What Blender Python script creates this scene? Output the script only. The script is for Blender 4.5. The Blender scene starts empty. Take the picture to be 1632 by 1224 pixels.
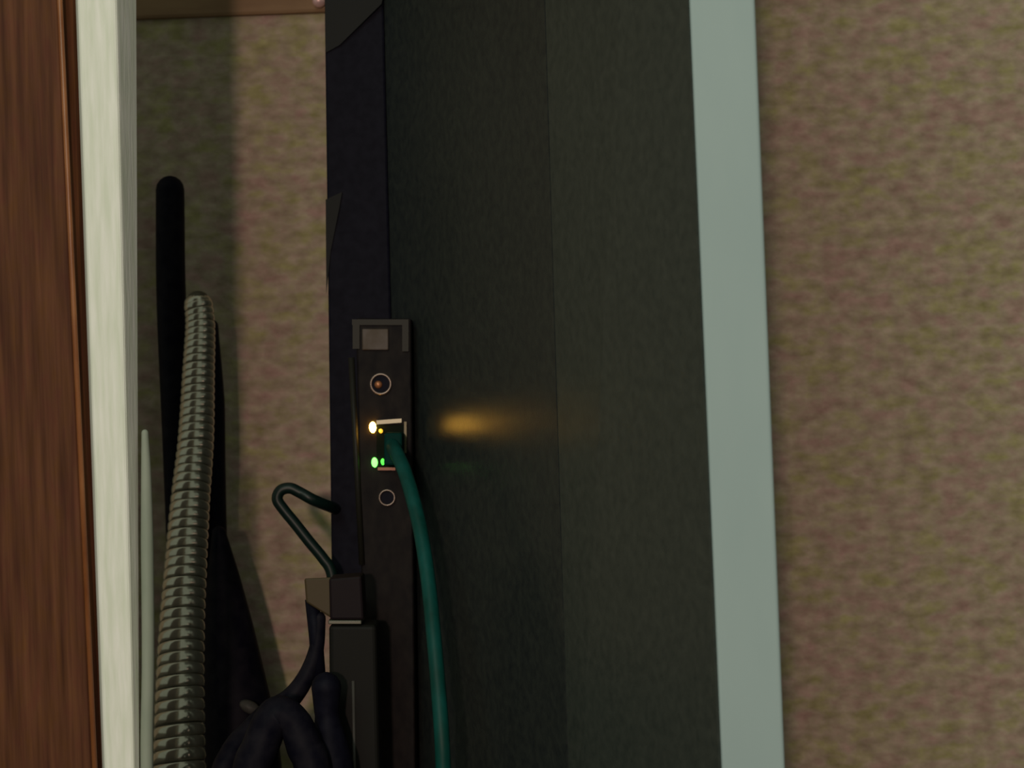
import bpy, bmesh, math, random
from mathutils import Vector, Matrix
random.seed(4)
S = bpy.context.scene
COL = S.collection

# ------------------------------------------------------------------ camera
F = 3500.0                      # focal length in pixels of a 1632 x 1224 frame
ROLL = 0.038
FLOOR = -0.170
CX = Vector((math.cos(ROLL), 0, -math.sin(ROLL)))
CZ = Vector((math.sin(ROLL), 0, math.cos(ROLL)))
cam_d = bpy.data.cameras.new('camera')
cam = bpy.data.objects.new('camera', cam_d)
COL.objects.link(cam)
cam_d.sensor_width = 36
cam_d.lens = F / 1632 * 36
cam_d.clip_start = 0.02
cam.matrix_world = Matrix(((CX.x, 0, CZ.x, 0), (0, 0, 0, 0), (CX.z, 0, CZ.z, 0), (0, 0, 0, 1)))
m = Matrix.Identity(4)
m.col[0][:3] = CX
m.col[1][:3] = CZ
m.col[2][:3] = (0, -1, 0)
cam.matrix_world = m
cam_d.dof.use_dof = True
cam_d.dof.focus_distance = 0.72
cam_d.dof.aperture_fstop = 24
S.camera = cam

# ------------------------------------------------------------------ light
w = bpy.data.worlds.new('world')
S.world = w
w.use_nodes = True
w.node_tree.nodes['Background'].inputs[0].default_value = (0.215, 0.245, 0.200, 1)
w.node_tree.nodes['Background'].inputs[1].default_value = 1.0
ld = bpy.data.lights.new('room_lamp', 'AREA')
ld.shape = 'DISK'
ld.size = 0.07
ld.energy = 9.5
ld.color = (1.0, 0.72, 0.60)
lamp = bpy.data.objects.new('room_lamp', ld)
COL.objects.link(lamp)
lamp.location = (-0.17, -1.30, 0.16)
lamp.rotation_euler = (Vector((-0.05, 0.85, 0)) - lamp.location).to_track_quat('-Z', 'Y').to_euler()
fd = bpy.data.lights.new('added_fill_light', 'AREA')  # soft greenish fill added from the upper left, no actual fixture
fd.shape = 'DISK'
fd.size = 0.9
fd.energy = 11
fd.color = (0.86, 1.0, 0.82)
fill = bpy.data.objects.new('added_fill_light', fd)
COL.objects.link(fill)
fill.location = (-0.55, -1.2, 1.1)
fill.rotation_euler = (Vector((0, 0.8, 0)) - fill.location).to_track_quat('-Z', 'Y').to_euler()
S.view_settings.view_transform = 'Standard'
S.view_settings.look = 'None'
S.view_settings.exposure = 0.0
S.view_settings.gamma = 1.0
S.view_settings.use_curve_mapping = False


# ------------------------------------------------------------------ helpers
def P(px, py, Y):
    """a point of the place, Y metres in front of the camera"""
    return Vector((0, Y, 0)) + CX * ((px - 816) / F * Y) + CZ * (-(py - 612) / F * Y)


def col(p0, p1, Y, ztop, zbot=FLOOR):
    a = P(p0, 0, Y); b = P(p1, 1224, Y)
    f = lambda z: a + (b - a) * ((z - a.z) / (b.z - a.z))
    return f(zbot), f(ztop)


def link(name, me, mat=None, parent=None):
    o = bpy.data.objects.new(name, me)
    COL.objects.link(o)
    if mat and not me.materials:
        me.materials.append(mat)
    if parent:
        o.parent = parent
    return o


def tag(o, label, cat, group=None):
    o['label'] = label
    o['category'] = cat
    if group:
        o['group'] = group
    return o


def empty(name, loc):
    o = bpy.data.objects.new(name, None)
    o.empty_display_size = 0.01
    COL.objects.link(o)
    o.location = loc
    return o


def part(name, bm, mat, parent=None, smooth=False, bevel=0, seg=2):
    """bmesh in world coordinates -> one mesh object whose origin is at its base"""
    bmesh.ops.recalc_face_normals(bm, faces=bm.faces)
    xs = [v.co for v in bm.verts]
    c = Vector(((min(v.x for v in xs) + max(v.x for v in xs)) / 2,
                (min(v.y for v in xs) + max(v.y for v in xs)) / 2, min(v.z for v in xs)))
    for v in bm.verts:
        v.co -= c
    me = bpy.data.meshes.new(name)
    bm.to_mesh(me); bm.free()
    if smooth:
        for p in me.polygons:
            p.use_smooth = True
    o = link(name, me, mat, parent)
    base = Vector((0, 0, 0))
    q = parent
    while q:
        base += q.location
        q = q.parent
    o.location = c - base
    if bevel:
        b = o.modifiers.new('bevel', 'BEVEL')
        b.width = bevel; b.segments = seg; b.limit_method = 'ANGLE'
    return o


def prism(bm, cols):
    """closed solid from columns (bottom point, top point) given round its plan"""
    lo = [bm.verts.new(a) for a, b in cols]
    hi = [bm.verts.new(b) for a, b in cols]
    n = len(cols)
    for i in range(n):
        j = (i + 1) % n
        bm.faces.new((lo[i], lo[j], hi[j], hi[i]))
    bm.faces.new(lo); bm.faces.new(hi)
    return bm


def frame(d):
    d = d.normalized()
    u = d.cross(Vector((0, 1, 0)))
    if u.length < 0.1:
        u = d.cross(Vector((1, 0, 0)))
    u.normalize()
    return u, d.cross(u).normalized()


def spline(pts, n=10):
    out = []
    q = [pts[0] * 2 - pts[1]] + list(pts) + [pts[-1] * 2 - pts[-2]]
    for i in range(1, len(q) - 2):
        a, b, c, d = q[i - 1:i + 3]
        for k in range(n):
            t = k / n
            out.append(0.5 * ((2 * b) + (c - a) * t + (2 * a - 5 * b + 4 * c - d) * t * t
                              + (3 * b - a - 3 * c + d) * t ** 3))
    out.append(q[-2])
    return out


def tube(bm, pts, rads, n=16, cap=True, round_start=False):
    if not hasattr(rads, '__len__'):
        rads = [rads] * len(pts)
    pts = list(pts); rads = list(rads)
    if round_start:
        d = (pts[0] - pts[1]).normalized(); r = rads[0]; p0 = pts[0]
        ex = [(p0 + d * r * math.sin(t), max(r * math.cos(t), r * 0.05)) for t in (1.45, 1.15, 0.8, 0.4)]
        pts = [e[0] for e in ex] + pts; rads = [e[1] for e in ex] + rads
    rings = []
    up = None
    for i, p in enumerate(pts):
        d = pts[min(i + 1, len(pts) - 1)] - pts[max(i - 1, 0)]
        d.normalize()
        if up is None:
            up, _ = frame(d)
        u = (up - d * up.dot(d)).normalized()
        v = d.cross(u)
        up = u
        rings.append([bm.verts.new(p + (u * math.cos(2 * math.pi * k / n) + v * math.sin(2 * math.pi * k / n)) * rads[i])
                      for k in range(n)])
    for a, b in zip(rings, rings[1:]):
        for k in range(n):
            bm.faces.new((a[k], a[(k + 1) % n], b[(k + 1) % n], b[k]))
    if cap:
        bm.faces.new(rings[0]); bm.faces.new(rings[-1])
    return bm


def box_px(bm, x0, y0, x1, y1, Y0, Y1, up=(0, 0, 1)):
    """upright box whose front face (at depth Y0) covers the given rectangle"""
    a = P(x0, y0, Y0); b = P(x1, y0, Y0); c = P(x1, y1, Y0); d = P(x0, y1, Y0)
    dy = Vector((0, Y1 - Y0, 0))
    f = [bm.verts.new(p) for p in (a, b, c, d)]
    g = [bm.verts.new(p + dy) for p in (a, b, c, d)]
    for i in range(4):
        j = (i + 1) % 4
        bm.faces.new((f[i], f[j], g[j], g[i]))
    bm.faces.new(f); bm.faces.new(g)
    return bm


def lathe_y(bm, c, prof, n=24):
    """rings round an axis along +Y through c; prof = (radius, y offset)"""
    rings = []
    for r, y in prof:
        if r == 0:
            rings.append([bm.verts.new(c + Vector((0, y, 0)))])
        else:
            rings.append([bm.verts.new(c + Vector((r * math.cos(2 * math.pi * k / n), y, r * math.sin(2 * math.pi * k / n))))
                          for k in range(n)])
    for a, b in zip(rings, rings[1:]):
        for k in range(n):
            j = (k + 1) % n
            if len(a) == 1:
                bm.faces.new((a[0], b[k], b[j]))
            elif len(b) == 1:
                bm.faces.new((a[k], a[j], b[0]))
            else:
                bm.faces.new((a[k], a[j], b[j], b[k]))
    return bm


# ------------------------------------------------------------------ materials
def mat(name, base, rough=0.5, metal=0.0, spec=0.5, var=0.0, scale=(200, 200, 200), base2=None,
        bump=0.0, bscale=600, emit=None, estr=0, coords='Object', trans=0, hue=None, hue_scale=(160, 160, 160),
        hue_amt=0.4, detail=4):
    M = bpy.data.materials.new(name)
    M.use_nodes = True
    nt = M.node_tree
    b = nt.nodes['Principled BSDF']
    b.inputs['Base Color'].default_value = (*base, 1)
    b.inputs['Roughness'].default_value = rough
    b.inputs['Metallic'].default_value = metal
    b.inputs['Specular IOR Level'].default_value = spec
    b.inputs['Transmission Weight'].default_value = trans
    if emit:
        b.inputs['Emission Color'].default_value = (*emit, 1)
        b.inputs['Emission Strength'].default_value = estr
    tc = nt.nodes.new('ShaderNodeTexCoord')

    def noise(sc, det=4, seed=0.0):
        mp = nt.nodes.new('ShaderNodeMapping')
        mp.inputs['Scale'].default_value = sc
        mp.inputs['Location'].default_value = (seed, seed, seed)
        nt.links.new(tc.outputs[coords], mp.inputs[0])
        nz = nt.nodes.new('ShaderNodeTexNoise')
        nz.inputs['Scale'].default_value = 1
        nz.inputs['Detail'].default_value = det
        nt.links.new(mp.outputs[0], nz.inputs['Vector'])
        return nz

    if base2:
        nz = noise(scale, detail)
        cr = nt.nodes.new('ShaderNodeValToRGB')
        cr.color_ramp.elements[0].position = 0.5 - var
        cr.color_ramp.elements[1].position = 0.5 + var
        cr.color_ramp.elements[0].color = (*base, 1)
        cr.color_ramp.elements[1].color = (*base2, 1)
        nt.links.new(nz.outputs['Fac'], cr.inputs[0])
        last = cr.outputs[0]
        if hue:
            nz2 = noise(hue_scale, 3, 7.3)
            cr2 = nt.nodes.new('ShaderNodeValToRGB')
            el = cr2.color_ramp.elements
            el[0].position = 0.30; el[1].position = 0.70
            el[0].color = (*hue[0], 1); el[1].color = (*hue[-1], 1)
            if len(hue) > 2:
                e = el.new(0.5); e.color = (*hue[1], 1)
            nt.links.new(nz2.outputs['Fac'], cr2.inputs[0])
            mx = nt.nodes.new('ShaderNodeMix'); mx.data_type = 'RGBA'; mx.blend_type = 'MULTIPLY'
            mx.inputs[0].default_value = hue_amt
            nt.links.new(last, mx.inputs[6]); nt.links.new(cr2.outputs[0], mx.inputs[7])
            last = mx.outputs[2]
        nt.links.new(last, b.inputs['Base Color'])
    if bump:
        nz = noise((bscale,) * 3 if not hasattr(bscale, '__len__') else bscale, 3, 3.1)
        bp = nt.nodes.new('ShaderNodeBump')
        bp.inputs['Strength'].default_value = bump
        bp.inputs['Distance'].default_value = 0.0006
        nt.links.new(nz.outputs['Fac'], bp.inputs['Height'])
        nt.links.new(bp.outputs[0], b.inputs['Normal'])
    return M


WALL = mat('mottled_tan_wall', (0.27, 0.212, 0.150), 0.9, spec=0.1, base2=(0.50, 0.405, 0.310), var=0.24,
           scale=(140, 250, 230), bump=0.5, bscale=520, hue=((0.88, 1.0, 0.62), (1, 1, 1), (1.0, 0.80, 0.94)),
           hue_scale=(110, 190, 180), hue_amt=0.9, detail=6)
FLOORM = mat('dark_floor', (0.05, 0.035, 0.025), 0.6, base2=(0.09, 0.06, 0.04), var=0.2, scale=(20, 120, 20))
RAIL = mat('brown_rail', (0.22, 0.13, 0.07), 0.6, spec=0.2, base2=(0.28, 0.175, 0.095), var=0.2, scale=(40, 200, 200))
WOOD = mat('red_brown_wood', (0.052, 0.017, 0.008), 0.55, spec=0.10, base2=(0.150, 0.058, 0.026), var=0.22,
           scale=(420, 300, 18), bump=0.2, bscale=(900, 900, 60), hue=((1, .8, 1), (1, 1, 1), (1, 1, .6)),
           hue_scale=(300, 300, 120), hue_amt=0.6)
BEAD = mat('orange_highlight_wood', (0.20, 0.062, 0.018), 0.35, spec=0.5, base2=(0.34, 0.135, 0.05), var=0.2, scale=(300, 300, 60))  # highlight along the wood edge put into the orange colour
WHITE = mat('streaked_white_paint', (0.80, 0.84, 0.72), 0.6, spec=0.2, base2=(0.96, 0.96, 0.90), var=0.15,
            scale=(500, 500, 40), bump=0.25, bscale=(900, 900, 90))
PALE = mat('pale_grey_plastic', (0.33, 0.43, 0.44), 0.6, spec=0.2, base2=(0.37, 0.47, 0.475), var=0.3, scale=(60, 60, 20))
DARK = mat('dark_satin_panel', (0.017, 0.021, 0.023), 0.30, spec=0.26, base2=(0.034, 0.040, 0.036), var=0.25,
           scale=(300, 300, 300), bump=0.10, bscale=1500)
DARK2 = mat('dark_satin_front_panel', (0.030, 0.038, 0.034), 0.36, spec=0.3, base2=(0.052, 0.060, 0.052), var=0.25,
            scale=(300, 300, 300), bump=0.10, bscale=1500)
BLACK = mat('black_plastic', (0.003, 0.003, 0.008), 0.6, spec=0.08, base2=(0.007, 0.007, 0.014), var=0.2, scale=(300, 300, 300))
BLACKG = mat('glossy_black_plastic', (0.003, 0.003, 0.008), 0.55, spec=0.06, base2=(0.012, 0.011, 0.016), var=0.2, scale=(200, 200, 200))
PLATE = mat('dark_port_plate', (0.005, 0.004, 0.005), 0.55, spec=0.08, base2=(0.014, 0.011, 0.010), var=0.2, scale=(260, 260, 160))
TILE = mat('brownish_square_socket', (0.065, 0.046, 0.032), 0.5, spec=0.2, base2=(0.095, 0.074, 0.066), var=0.15, scale=(200, 200, 200))
RING = mat('dull_metal_ring', (0.26, 0.20, 0.17), 0.4, metal=0.7)
COPPER = mat('copper_pin', (0.36, 0.14, 0.06), 0.4, metal=0.5)
SILVER = mat('silver_shield', (0.30, 0.28, 0.20), 0.4, metal=0.5)
REDDISH = mat('reddish_shield_edge', (0.17, 0.07, 0.04), 0.4, metal=0.4)
GREEN = mat('teal_green_jacket', (0.001, 0.038, 0.030), 0.5, spec=0.2, base2=(0.003, 0.070, 0.062), var=0.2, scale=(200, 200, 60))
PLUG = mat('clear_green_plug', (0.002, 0.028, 0.024), 0.6, spec=0.05)
STEEL = mat('ribbed_steel', (0.46, 0.43, 0.34), 0.15, metal=0.62, spec=1.0, base2=(0.58, 0.54, 0.44), var=0.2, scale=(300, 300, 200))
GROOVE = mat('dark_groove', (0.10, 0.09, 0.065), 0.6, metal=0.5)
WIRE = mat('green_black_wire', (0.003, 0.012, 0.010), 0.4, spec=0.3)
GREY = mat('grey_green_reflection', (0.26, 0.30, 0.24), 0.6, spec=0.2, base2=(0.32, 0.35, 0.29), var=0.2, scale=(200, 200, 60))  # tone of a pale reflection put into the colour
BROWNP = mat('brown_black_plastic', (0.060, 0.042, 0.020), 0.5, spec=0.2)
OLIVE = mat('olive_black_plastic', (0.009, 0.009, 0.008), 0.55, spec=0.1)
YLED = mat('yellow_led', (0.8, 0.5, 0.1), 0.4, emit=(1.0, 0.50, 0.06), estr=34)
YLED2 = mat('small_yellow_led', (0.8, 0.5, 0.1), 0.4, emit=(1.0, 0.5, 0.03), estr=1.3)
GLED = mat('green_led', (0.1, 0.8, 0.1), 0.4, emit=(0.14, 1.0, 0.10), estr=4)
GLED2 = mat('small_green_led', (0.1, 0.8, 0.1), 0.4, emit=(0.10, 0.9, 0.08), estr=1.3)

# ------------------------------------------------------------------ setting
WY = 0.90
bm = bmesh.new()
bmesh.ops.create_cube(bm, size=1, matrix=Matrix.Translation((0, WY + 0.02, FLOOR + 0.45)) @ Matrix.Diagonal((2.4, 0.04, 0.94, 1)))
o = part('wall_back', bm, WALL); o['kind'] = 'structure'
bm = bmesh.new()
bmesh.ops.create_cube(bm, size=1, matrix=Matrix.Translation((0, 0.55, FLOOR - 0.01)) @ Matrix.Diagonal((2.4, 0.75, 0.02, 1)))
o = part('floor', bm, FLOORM); o['kind'] = 'structure'
# brown rail along the wall, only its lower edge shows in the frame
bm = bmesh.new()
z0 = P(500, 22, WY).z
bmesh.ops.create_cube(bm, size=1, matrix=Matrix.Translation((0, WY - 0.001, z0 + 0.03)) @ Matrix.Diagonal((2.4, 0.003, 0.06, 1)))
rail = part('trim_1', bm, RAIL, bevel=0.0015); rail['kind'] = 'structure'
bm = bmesh.new()
lathe_y(bm, P(508, 1, WY - 0.006), [(0, -0.0022), (0.0015, -0.0018), (0.0026, 0), (0.0026, 0.002), (0, 0.002)], 16)
part('highlight_knob', bm, mat('pink_highlight', (0.85, 0.55, 0.55), 0.4, metal=0.4), rail, smooth=True)  # added knob whose pink colour imitates a small highlight

# ------------------------------------------------------------------ wooden panel at the left
T = 0.30
t = empty('wooden_panel', P(40, 612, 0.72)); t.location.z = FLOOR
tag(t, 'dark reddish brown wooden panel along the left border with a thin bead coloured like an orange highlight', 'panel')
bm = bmesh.new()
prism(bm, [col(-330, -290, 0.693, T), col(92, 147, 0.693, T), col(92, 147, 0.713, T), col(-330, -290, 0.713, T)])
part('board', bm, WOOD, t, bevel=0.0006)
bm = bmesh.new()
a, b = col(95.5, 151, 0.6925, T)
tube(bm, [a, b], 0.0009, 10)
part('bead', bm, BEAD, t, smooth=True)
bm = bmesh.new()
prism(bm, [col(91, 146, 0.6945, T), col(123, 166, 0.700, T), col(123, 166, 0.713, T), col(91, 146, 0.713, T)])
part('edge_strip', bm, WOOD, t, bevel=0.0005)

# ------------------------------------------------------------------ white post
bm = bmesh.new()
prism(bm, [col(123.5, 166.5, 0.680, T), col(186, 216, 0.680, T), col(216.5, 220.5, 0.699, T), col(217, 221, 0.716, T), col(119, 160, 0.716, T)])
o = part('white_post', bm, WHITE, bevel=0.0012, seg=3)
tag(o, 'bright white upright post with fine streaks, right beside the red-brown wood', 'post')

# ------------------------------------------------------------------ tall dark housing
t = empty('computer_housing', Vector((0.0, 0.72, FLOOR)))
tag(t, 'tall dark upright computer housing with pale grey front edge and lit port strip', 'computer')
T2 = 0.30
YB, YD = 0.82, 0.585
def on_panel(p0, p1):
    """depth where the oblique side panel meets the pixel column p0 (middle row)"""
    xb = (611 - 816) / F * YB; xd = (1098 - 816) / F * YD
    k = (p0 - 816) / F
    # X = k*Y ; X = xb + (YB-Y)*(xd-xb)/(YB-YD)
    s = (xd - xb) / (YB - YD)
    return (xb + YB * s) / (k + s)
YC = on_panel(868, 905)
# rear shell, black, facing the camera
bm = bmesh.new()
prism(bm, [col(517, 532, 0.818, T2), col(611, 640, YB, T2), col(640, 676, YB + 0.03, T2), col(540, 556, YB + 0.035, T2)])
part('rear_shell', bm, BLACK, t, bevel=0.0008)
RIBM = mat('greenish_black_plastic', (0.005, 0.006, 0.006), 0.5, spec=0.1)
# raised faces with diagonal edges on the shell
for quad in (((517, -60), (622, -60), (608, 6), (541, 72), (519, 84)), ((519, 318), (545, 306), (541, 330), (527, 400), (520, 470))):
    bm = bmesh.new()
    f = [bm.verts.new(P(x, y, 0.8172)) for x, y in quad]
    g = [bm.verts.new(P(x, y, 0.8195)) for x, y in quad]
    for i in range(5):
        j = (i + 1) % 5
        bm.faces.new((f[i], f[j], g[j], g[i]))
    bm.faces.new(f); bm.faces.new(g)
    part('shell_rib', bm, RIBM, t)
# side panels: rear and front piece with the joint between them
def slab(name, a0, a1, Ya, b0, b1, Yb, m):
    bm = bmesh.new()
    A = col(a0, a1, Ya, T2); B = col(b0, b1, Yb, T2)
    d = (B[0] - A[0]); n = Vector((-d.y, d.x, 0)).normalized() * 0.004
    if n.y < 0:
        n = -n
    prism(bm, [A, B, (B[0] + n, B[1] + n), (A[0] + n, A[1] + n)])
    return part(name, bm, m, t)
slab('side_panel', 612, 641, YB, 867.4, 904.4, YC, DARK)
slab('side_panel', 869, 906, YC - 0.0006, 1096, 1146, YD, DARK2)
# core of the housing behind the two panels
bm = bmesh.new()
prism(bm, [col(650, 670, YB + 0.008, T2 - .002), col(1096, 1144, YD + 0.022, T2 - .002), col(1160, 1208, YD + 0.022, T2 - .002), col(1000, 1030, 0.70, T2 - .002), col(800, 810, YB + 0.03, T2 - .002)])
part('core', bm, BLACK, t)
# pale front edge
bm = bmesh.new()
prism(bm, [col(1098.5, 1150, YD - 0.001, T2), col(1203, 1251, YD - 0.001, T2), col(1198, 1246, YD + 0.020, T2), col(1100, 1150, YD + 0.020, T2)])
part('front_edge', bm, PALE, t, bevel=0.0009, seg=3)

# port plate with its sockets
YP = 0.787
bm = bmesh.new()
A = [col(557, 582, YP, P(600, 506, YP).z), col(650, 662, YP, P(650, 508, YP).z)]
prism(bm, [A[0], A[1], (A[1][0] + Vector((0, .03, 0)), A[1][1] + Vector((0, .03, 0))), (A[0][0] + Vector((0, .03, 0)), A[0][1] + Vector((0, .03, 0)))])
plate = part('port_plate', bm, PLATE, t, bevel=0.0006)
bm = bmesh.new(); box_px(bm, 561, 509, 651, 518, YP - .0008, YP + .002); box_px(bm, 562, 518, 573, 556, YP - .0008, YP + .002)
box_px(bm, 641, 518, 651, 560, YP - .0008, YP + .002)
part('socket_frame', bm, mat('olive_frame', (0.016, 0.015, 0.011), 0.5, spec=.2), plate)
bm = bmesh.new(); box_px(bm, 577, 524, 619, 558, YP - .0012, YP + .002)
part('square_socket', bm, TILE, plate, bevel=0.0004)
bm = bmesh.new()
tube(bm, [P(560, 570, YP), P(577, 900, YP)], 0.0011, 8)
part('edge_ridge', bm, mat('ridge_plastic', (0.014, 0.013, 0.010), 0.5, spec=.2), plate, smooth=True)
def ring(px, py, ro, ri, name):
    bm = bmesh.new(); s = YP / F
    lathe_y(bm, P(px, py, YP), [(ri * s, .002), (ri * s, -.0009), (ri * s + .0001, -.0012), (ro * s - .0001, -.0012), (ro * s, -.0009), (ro * s, .002)], 32)
    return part(name, bm, RING, plate, smooth=True)
ring(607, 612, 17.5, 14, 'power_jack_ring')
bm = bmesh.new(); lathe_y(bm, P(607, 612, YP), [(13.6 * YP / F, -.0002), (0, -.0002)], 24)
part('power_jack_hole', bm, BLACK, plate)
bm = bmesh.new(); lathe_y(bm, P(603, 613, YP), [(0, -.0012), (4 * YP / F, -.0012), (6.3 * YP / F, -.0006), (6.3 * YP / F, .001)], 16)
part('power_jack_pin', bm, COPPER, plate, smooth=True)
ring(617, 793, 13.5, 10.5, 'screw_hole_ring')
bm = bmesh.new(); lathe_y(bm, P(617, 793, YP), [(10.2 * YP / F, -.0002), (0, -.0002)], 24)
part('screw_hole', bm, BLACK, plate)
# network socket: shield edges round a dark opening
bm = bmesh.new()
q = [P(600, 670, YP - .002), P(640, 667, YP - .002), P(640, 673.5, YP - .002), P(600, 676.5, YP - .002)]
f = [bm.verts.new(p) for p in q]; g = [bm.verts.new(p + Vector((0, .004, 0))) for p in q]
for i in range(4):
    bm.faces.new((f[i], f[(i + 1) % 4], g[(i + 1) % 4], g[i]))
bm.faces.new(f); bm.faces.new(g)
part('socket_top_edge', bm, SILVER, plate)
bm = bmesh.new(); box_px(bm, 644, 672, 648, 722, YP - .0015, YP + .002)
part('socket_side_edge', bm, mat('olive_metal', (0.10, 0.085, 0.04), .4, metal=.3), plate)
bm = bmesh.new(); box_px(bm, 602, 745, 630, 749.5, YP - .002, YP + .002)
part('socket_bottom_edge', bm, REDDISH, plate)
bm = bmesh.new(); box_px(bm, 600, 677, 643, 745, YP - .0004, YP + .002)
part('socket_opening', bm, mat('socket_dark', (0.004, 0.007, 0.004), .6, spec=.05), plate)
def led(px, py, rx, ry, m, name='status_light'):
    bm = bmesh.new()
    s = YP / F
    bmesh.ops.create_uvsphere(bm, u_segments=16, v_segments=10, radius=1,
                              matrix=Matrix.Translation(P(px, py, YP - .0008)) @ Matrix.Diagonal((rx * s, 0.0016, ry * s, 1)))
    return part(name, bm, m, plate, smooth=True)
led(594, 681, 5.5, 9, YLED)['label'] = 'bright yellow light'
led(607, 687, 3.2, 3.6, YLED2)['label'] = 'small yellow light'
led(597, 737, 5.0, 8, GLED)['label'] = 'bright green light'
led(610, 736, 3.2, 5.5, GLED2)['label'] = 'small green light'

# ------------------------------------------------------------------ green network cable
t = empty('network_cable', P(705, 1224, 0.70)); t.location.z = FLOOR
tag(t, 'teal green network cable plugged into the lit port and drooping down', 'cable')
pts = [P(624, 708, .772), P(632, 722, .763), P(645, 752, .752), P(658, 795, .742), P(671, 850, .734), P(683, 930, .724),
       P(691, 1010, .715), P(698, 1090, .708), P(704, 1170, .702), P(707, 1240, .701)]
e = P(709, 1300, .700); e.z = FLOOR + 0.0026
pts.append(e)
pts = spline(pts, 8)
bm = bmesh.new(); tube(bm, pts, 0.0025, 16)
part('cable_jacket', bm, GREEN, t, smooth=True)
bm = bmesh.new(); box_px(bm, 612, 690, 641, 742, .770, .7865)
part('plug', bm, PLUG, t, bevel=0.0008)

# ------------------------------------------------------------------ ribbed metal gooseneck
path = [P(316, 484, .845), P(319, 520, .843), P(316, 600, .838), P(312, 700, .832), P(303, 800, .825), P(296, 900, .818),
        P(290, 1000, .811), P(287, 1100, .804), P(286, 1224, .797), P(286, 1300, .794)]
e = path[-1].copy(); e.z = FLOOR + 0.003
path += [e]
t = empty('flexible_metal_arm', Vector((e.x, e.y, FLOOR)))
tag(t, 'ribbed steel flexible arm rising between the white post and the wall', 'gooseneck')
sp = spline(path, 24)
R = 0.0056
def arm_scale(p):          # the hose widens towards its foot
    k = (sp[0].z - p.z) / (sp[0].z - P(286, 1224, .80).z)
    return 1 + 0.78 * min(1.15, max(0, k)) ** 1.0
bm = bmesh.new(); tube(bm, sp, [R * 0.89 * arm_scale(p) for p in sp], 20, round_start=True)
part('core_tube', bm, GROOVE, t, smooth=True)
# each rib is a ring of its own
rm = bmesh.new()
PITCH = 0.00262
prof = [(1 - .08 * (1 - math.cos(a)), .49 * math.sin(a)) for a in [math.radians(d) for d in (-90, -65, -40, -20, 0, 20, 40, 65, 90)]]
rr = []
for r, z in prof:
    rr.append([rm.verts.new((R * r * math.cos(2 * math.pi * k / 24), R * r * math.sin(2 * math.pi * k / 24), z * PITCH)) for k in range(24)])
for a, b in zip(rr, rr[1:]):
    for k in range(24):
        rm.faces.new((a[k], a[(k + 1) % 24], b[(k + 1) % 24], b[k]))
bmesh.ops.recalc_face_normals(rm, faces=rm.faces)
ring_me = bpy.data.meshes.new('rib_ring'); rm.to_mesh(ring_me); rm.free()
for p in ring_me.polygons:
    p.use_smooth = True
ring_me.materials.append(STEEL)
acc = 0.0; nxt = 0.001; n_ring = 0
for a, b in zip(sp, sp[1:]):
    L = (b - a).length
    while nxt <= acc + L and n_ring < 200:
        p = a + (b - a) * ((nxt - acc) / L)
        k = arm_scale(p)
        o = bpy.data.objects.new('rib_ring', ring_me)
        COL.objects.link(o)
        o.parent = t
        o.location = p - t.location
        q = (b - a).to_track_quat('Z', 'X')
        o.rotation_euler = (q @ Matrix.Rotation(0.10, 3, 'X').to_quaternion() @ Matrix.Rotation(random.uniform(-.05, .05), 3, 'Y').to_quaternion()).to_euler()
        o.scale = (k, k, k)
        n_ring += 1
        nxt += PITCH * k
    acc += L
bm = bmesh.new()
bmesh.ops.create_uvsphere(bm, u_segments=20, v_segments=12, radius=R * 0.97, matrix=Matrix.Translation(sp[0]) @ Matrix.Diagonal((1, 1, .8, 1)))
part('rounded_tip', bm, STEEL, t, smooth=True)
bm = bmesh.new()
bmesh.ops.create_cone(bm, cap_ends=True, segments=40, radius1=.0135, radius2=.012, depth=.006, matrix=Matrix.Translation((e.x, e.y, FLOOR + .003)))
part('foot', bm, BLACK, t, bevel=.001)

# ------------------------------------------------------------------ black rod with round tip
t0 = P(271, 303, .872)
b0 = P(306, 1400, .872); b0.z = FLOOR
mid = P(284, 800, .872)
bm = bmesh.new()
pts = spline([t0, P(273, 480, .872), P(283, 700, .872), P(293, 950, .872), b0], 10)
tube(bm, pts, [0.0057 + 0.0008 * i / len(pts) for i in range(len(pts))], 20, round_start=True)
o = part('antenna', bm, BLACKG, smooth=True)
tag(o, 'black rounded antenna rod standing behind the ribbed steel arm', 'antenna')

# ------------------------------------------------------------------ grey-green tube added for a pale reflection beside the post
bm = bmesh.new()
e = P(236, 1400, .684); e.z = FLOOR + .001
pts = spline([P(231, 690, .684), P(233, 760, .684), P(235, 900, .684), P(236, 1060, .684), P(234, 1224, .684), e], 8)
tube(bm, pts, [0.0011 + 0.0009 * min(1, i / 14) for i in range(len(pts))], 14, round_start=True)
o = part('pale_reflection', bm, GREY, smooth=True)
tag(o, 'thin pale grey-green strip standing in for a reflection beside the white post', 'cable')

# ------------------------------------------------------------------ black cable bundle between arm and housing
def cable(name, label, pts, rads, m, cat='cable', n=14, group=None, rs=True):
    bm = bmesh.new()
    sp_ = spline(pts, 10)
    if hasattr(rads, '__len__'):
        k = len(sp_) - 1
        rr_ = []
        for i in range(len(sp_)):
            x = i / k * (len(rads) - 1); j = min(int(x), len(rads) - 2)
            rr_.append(rads[j] + (rads[j + 1] - rads[j]) * (x - j))
    else:
        rr_ = rads
    tube(bm, sp_, rr_, n, round_start=rs)
    o = part(name, bm, m, smooth=True)
    return tag(o, label, cat, group)

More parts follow.
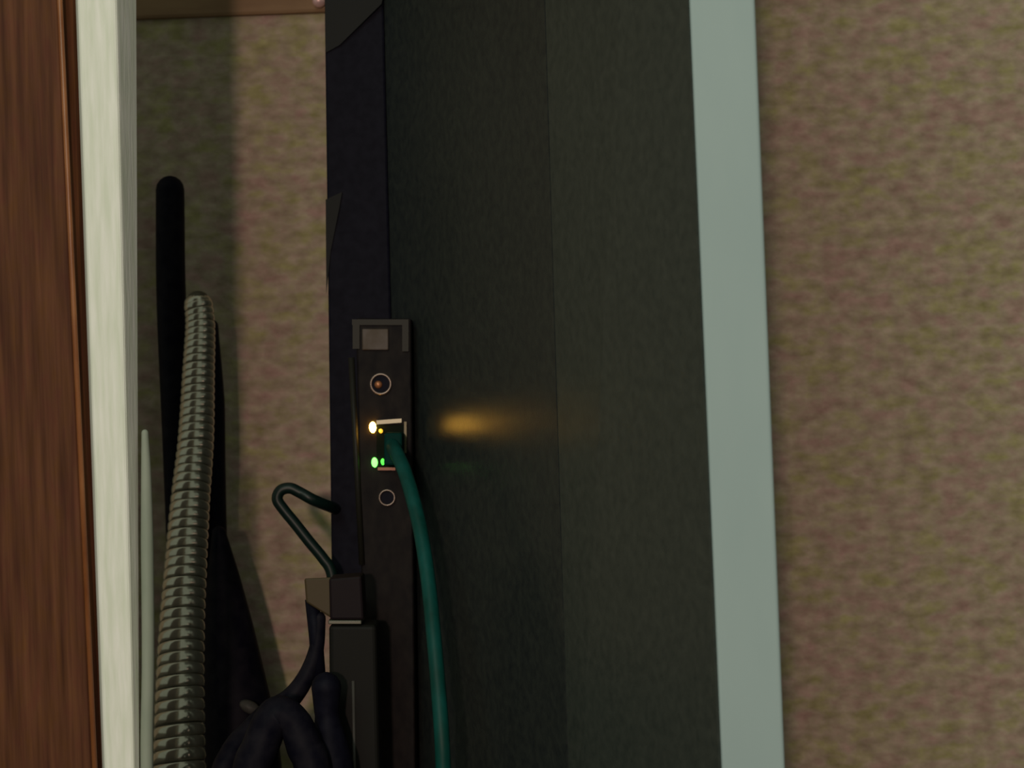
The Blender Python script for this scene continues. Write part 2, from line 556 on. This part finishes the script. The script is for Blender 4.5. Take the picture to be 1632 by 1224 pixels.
def down(px, Y, lift):
    p = P(px, 1300, Y); p.z = FLOOR + lift
    return p
Z = .882
cable('black_cable', 'slim black cable rising close behind the right side of the ribbed arm',
      [P(336, 520, Z), P(340, 640, Z), P(340, 760, Z), P(342, 880, Z), P(346, 1000, Z), P(350, 1120, Z), P(352, 1224, Z), down(354, Z, 0)],
      [.0030, .0046, .0050, .0052, .0056, .0060, .0062, .0062], BLACK)
Z = .848
cable('tapered_sleeve', 'black tapered sleeve widening downward to the right of the ribbed arm',
      [P(349, 850, Z), P(356, 920, Z), P(364, 1000, Z), P(372, 1080, Z), P(380, 1150, Z), P(388, 1224, Z), down(394, Z, 0)],
      [.0028, .0064, .0097, .0124, .0143, .0148, .0148], BLACKG, cat='sleeve', n=20)
Z = .752
cable('sagging_cable', 'black cable sagging in a curve from the plug block to the tapered sleeve',
      [P(509, 985, Z), P(504, 1035, Z), P(488, 1078, Z), P(464, 1112, Z), P(432, 1135, Z), P(400, 1165, Z - .008), P(370, 1200, Z - .014), P(352, 1260, Z - .018), down(350, Z - .02, .0)],
      [.0022, .0026, .0030, .0036, .0042, .0042, .0042, .0042, .0042], BLACKG)
Z = .72
cable('crossing_cable', 'thick black cable arching low beneath the gap, round hump at its top',
      [down(395, Z, 0), P(398, 1250, Z), P(415, 1190, Z), P(440, 1138, Z), P(468, 1150, Z), P(485, 1190, Z), P(500, 1240, Z), down(506, Z, 0)],
      [.006, .0062, .0062, .0058, .0055, .0060, .0062, .0062], BLACKG, rs=False)
Z = .73
cable('short_stub_cable', 'black cable at the bottom edge right of the small lit gap',
      [P(520, 1095, Z), P(521, 1140, Z), P(527, 1190, Z), P(532, 1240, Z), down(536, Z, 0)],
      [.0050, .0040, .0060, .0070, .007], BLACK)
# the grey blob for a blur of light is added further down
# looped wire
Z = .80
cable('looped_wire', 'thin black wire bent in a sharp loop left of the port strip',
      [P(537, 813, Z + .026), P(527, 808, Z + .008), P(500, 797, Z), P(478, 785, Z), P(462, 778, Z), P(447, 782, Z), P(442, 796, Z), P(452, 812, Z),
       P(470, 834, Z), P(492, 862, Z), P(515, 890, Z), P(528, 912, Z), P(533, 960, Z)],
      .0021, WIRE)

# ------------------------------------------------------------------ plug block at the bottom
t = empty('plug_block', P(560, 1224, .75)); t.location.z = FLOOR
tag(t, 'black plug block with thin silver collar standing below the looped wire', 'plug')
Y = .748
bm = bmesh.new()
prism(bm, [(P(488, 960, Y), P(485, 922, Y)), (P(528, 985, Y), P(528, 920, Y)), (P(528, 985, Y + .014), P(528, 920, Y + .014)), (P(488, 960, Y + .014), P(485, 922, Y + .014))])
part('corner_tab', bm, BROWNP, t, bevel=.0006)
bm = bmesh.new()
a = [(P(526, 988, Y - .001), P(524, 922, Y - .001)), (P(580, 988, Y - .001), P(576, 918, Y - .001))]
prism(bm, [a[0], a[1], (a[1][0] + Vector((0, .016, 0)), a[1][1] + Vector((0, .016, 0))), (a[0][0] + Vector((0, .016, 0)), a[0][1] + Vector((0, .016, 0)))])
part('upper_body', bm, mat('dull_maroon_black', (.011, .007, .009), .55, spec=.1), t, bevel=.0008)
bm = bmesh.new(); box_px(bm, 523, 989, 576, 995, Y - .002, Y + .014)
part('collar', bm, mat('dim_silver', (.10, .095, .07), .4, metal=.2), t, bevel=.0003)
bm = bmesh.new()
a0 = P(524, 996, Y - .0015); a1 = P(600, 996, Y - .0015)
b0_ = col(502, 524, Y - .0015, 0)[0]; b1_ = col(585, 606, Y - .0015, 0)[0]
dy = Vector((0, .018, 0))
prism(bm, [(b0_, a0), (b1_, a1), (b1_ + dy, a1 + dy), (b0_ + dy, a0 + dy)])
part('lower_body', bm, OLIVE, t, bevel=.0015, seg=3)
bm = bmesh.new()
c0 = P(563, 1085, Y - .0018); c1 = P(567, 1400, Y - .0018); c1.z = FLOOR + .001
tube(bm, [c0, c1], .0006, 8)
part('seam_line', bm, mat('seam_plastic', (.05, .047, .042), .5), t, smooth=True)
bm = bmesh.new()
tube(bm, [P(497, 955, Y + .004), P(503, 1010, Y + .004), P(509, 1090, Y + .004)], .0024, 10)
part('side_lug', bm, BLACK, t, smooth=True)

# grey blob added on the sleeve to paint in a small blur of light
bm = bmesh.new()
bmesh.ops.create_uvsphere(bm, u_segments=16, v_segments=10, radius=1, matrix=Matrix.Translation(P(398, 1127, .832)) @ Matrix.Rotation(.5, 4, 'Y') @ Matrix.Diagonal((.0042, .003, .0024, 1)))
sl = bpy.data.objects['tapered_sleeve']
o = part('grey_light_blob', bm, mat('dull_grey', (.06, .06, .055), .5, spec=.2), None, smooth=True)
w0 = o.location.copy(); o.parent = sl; o.location = w0 - sl.location
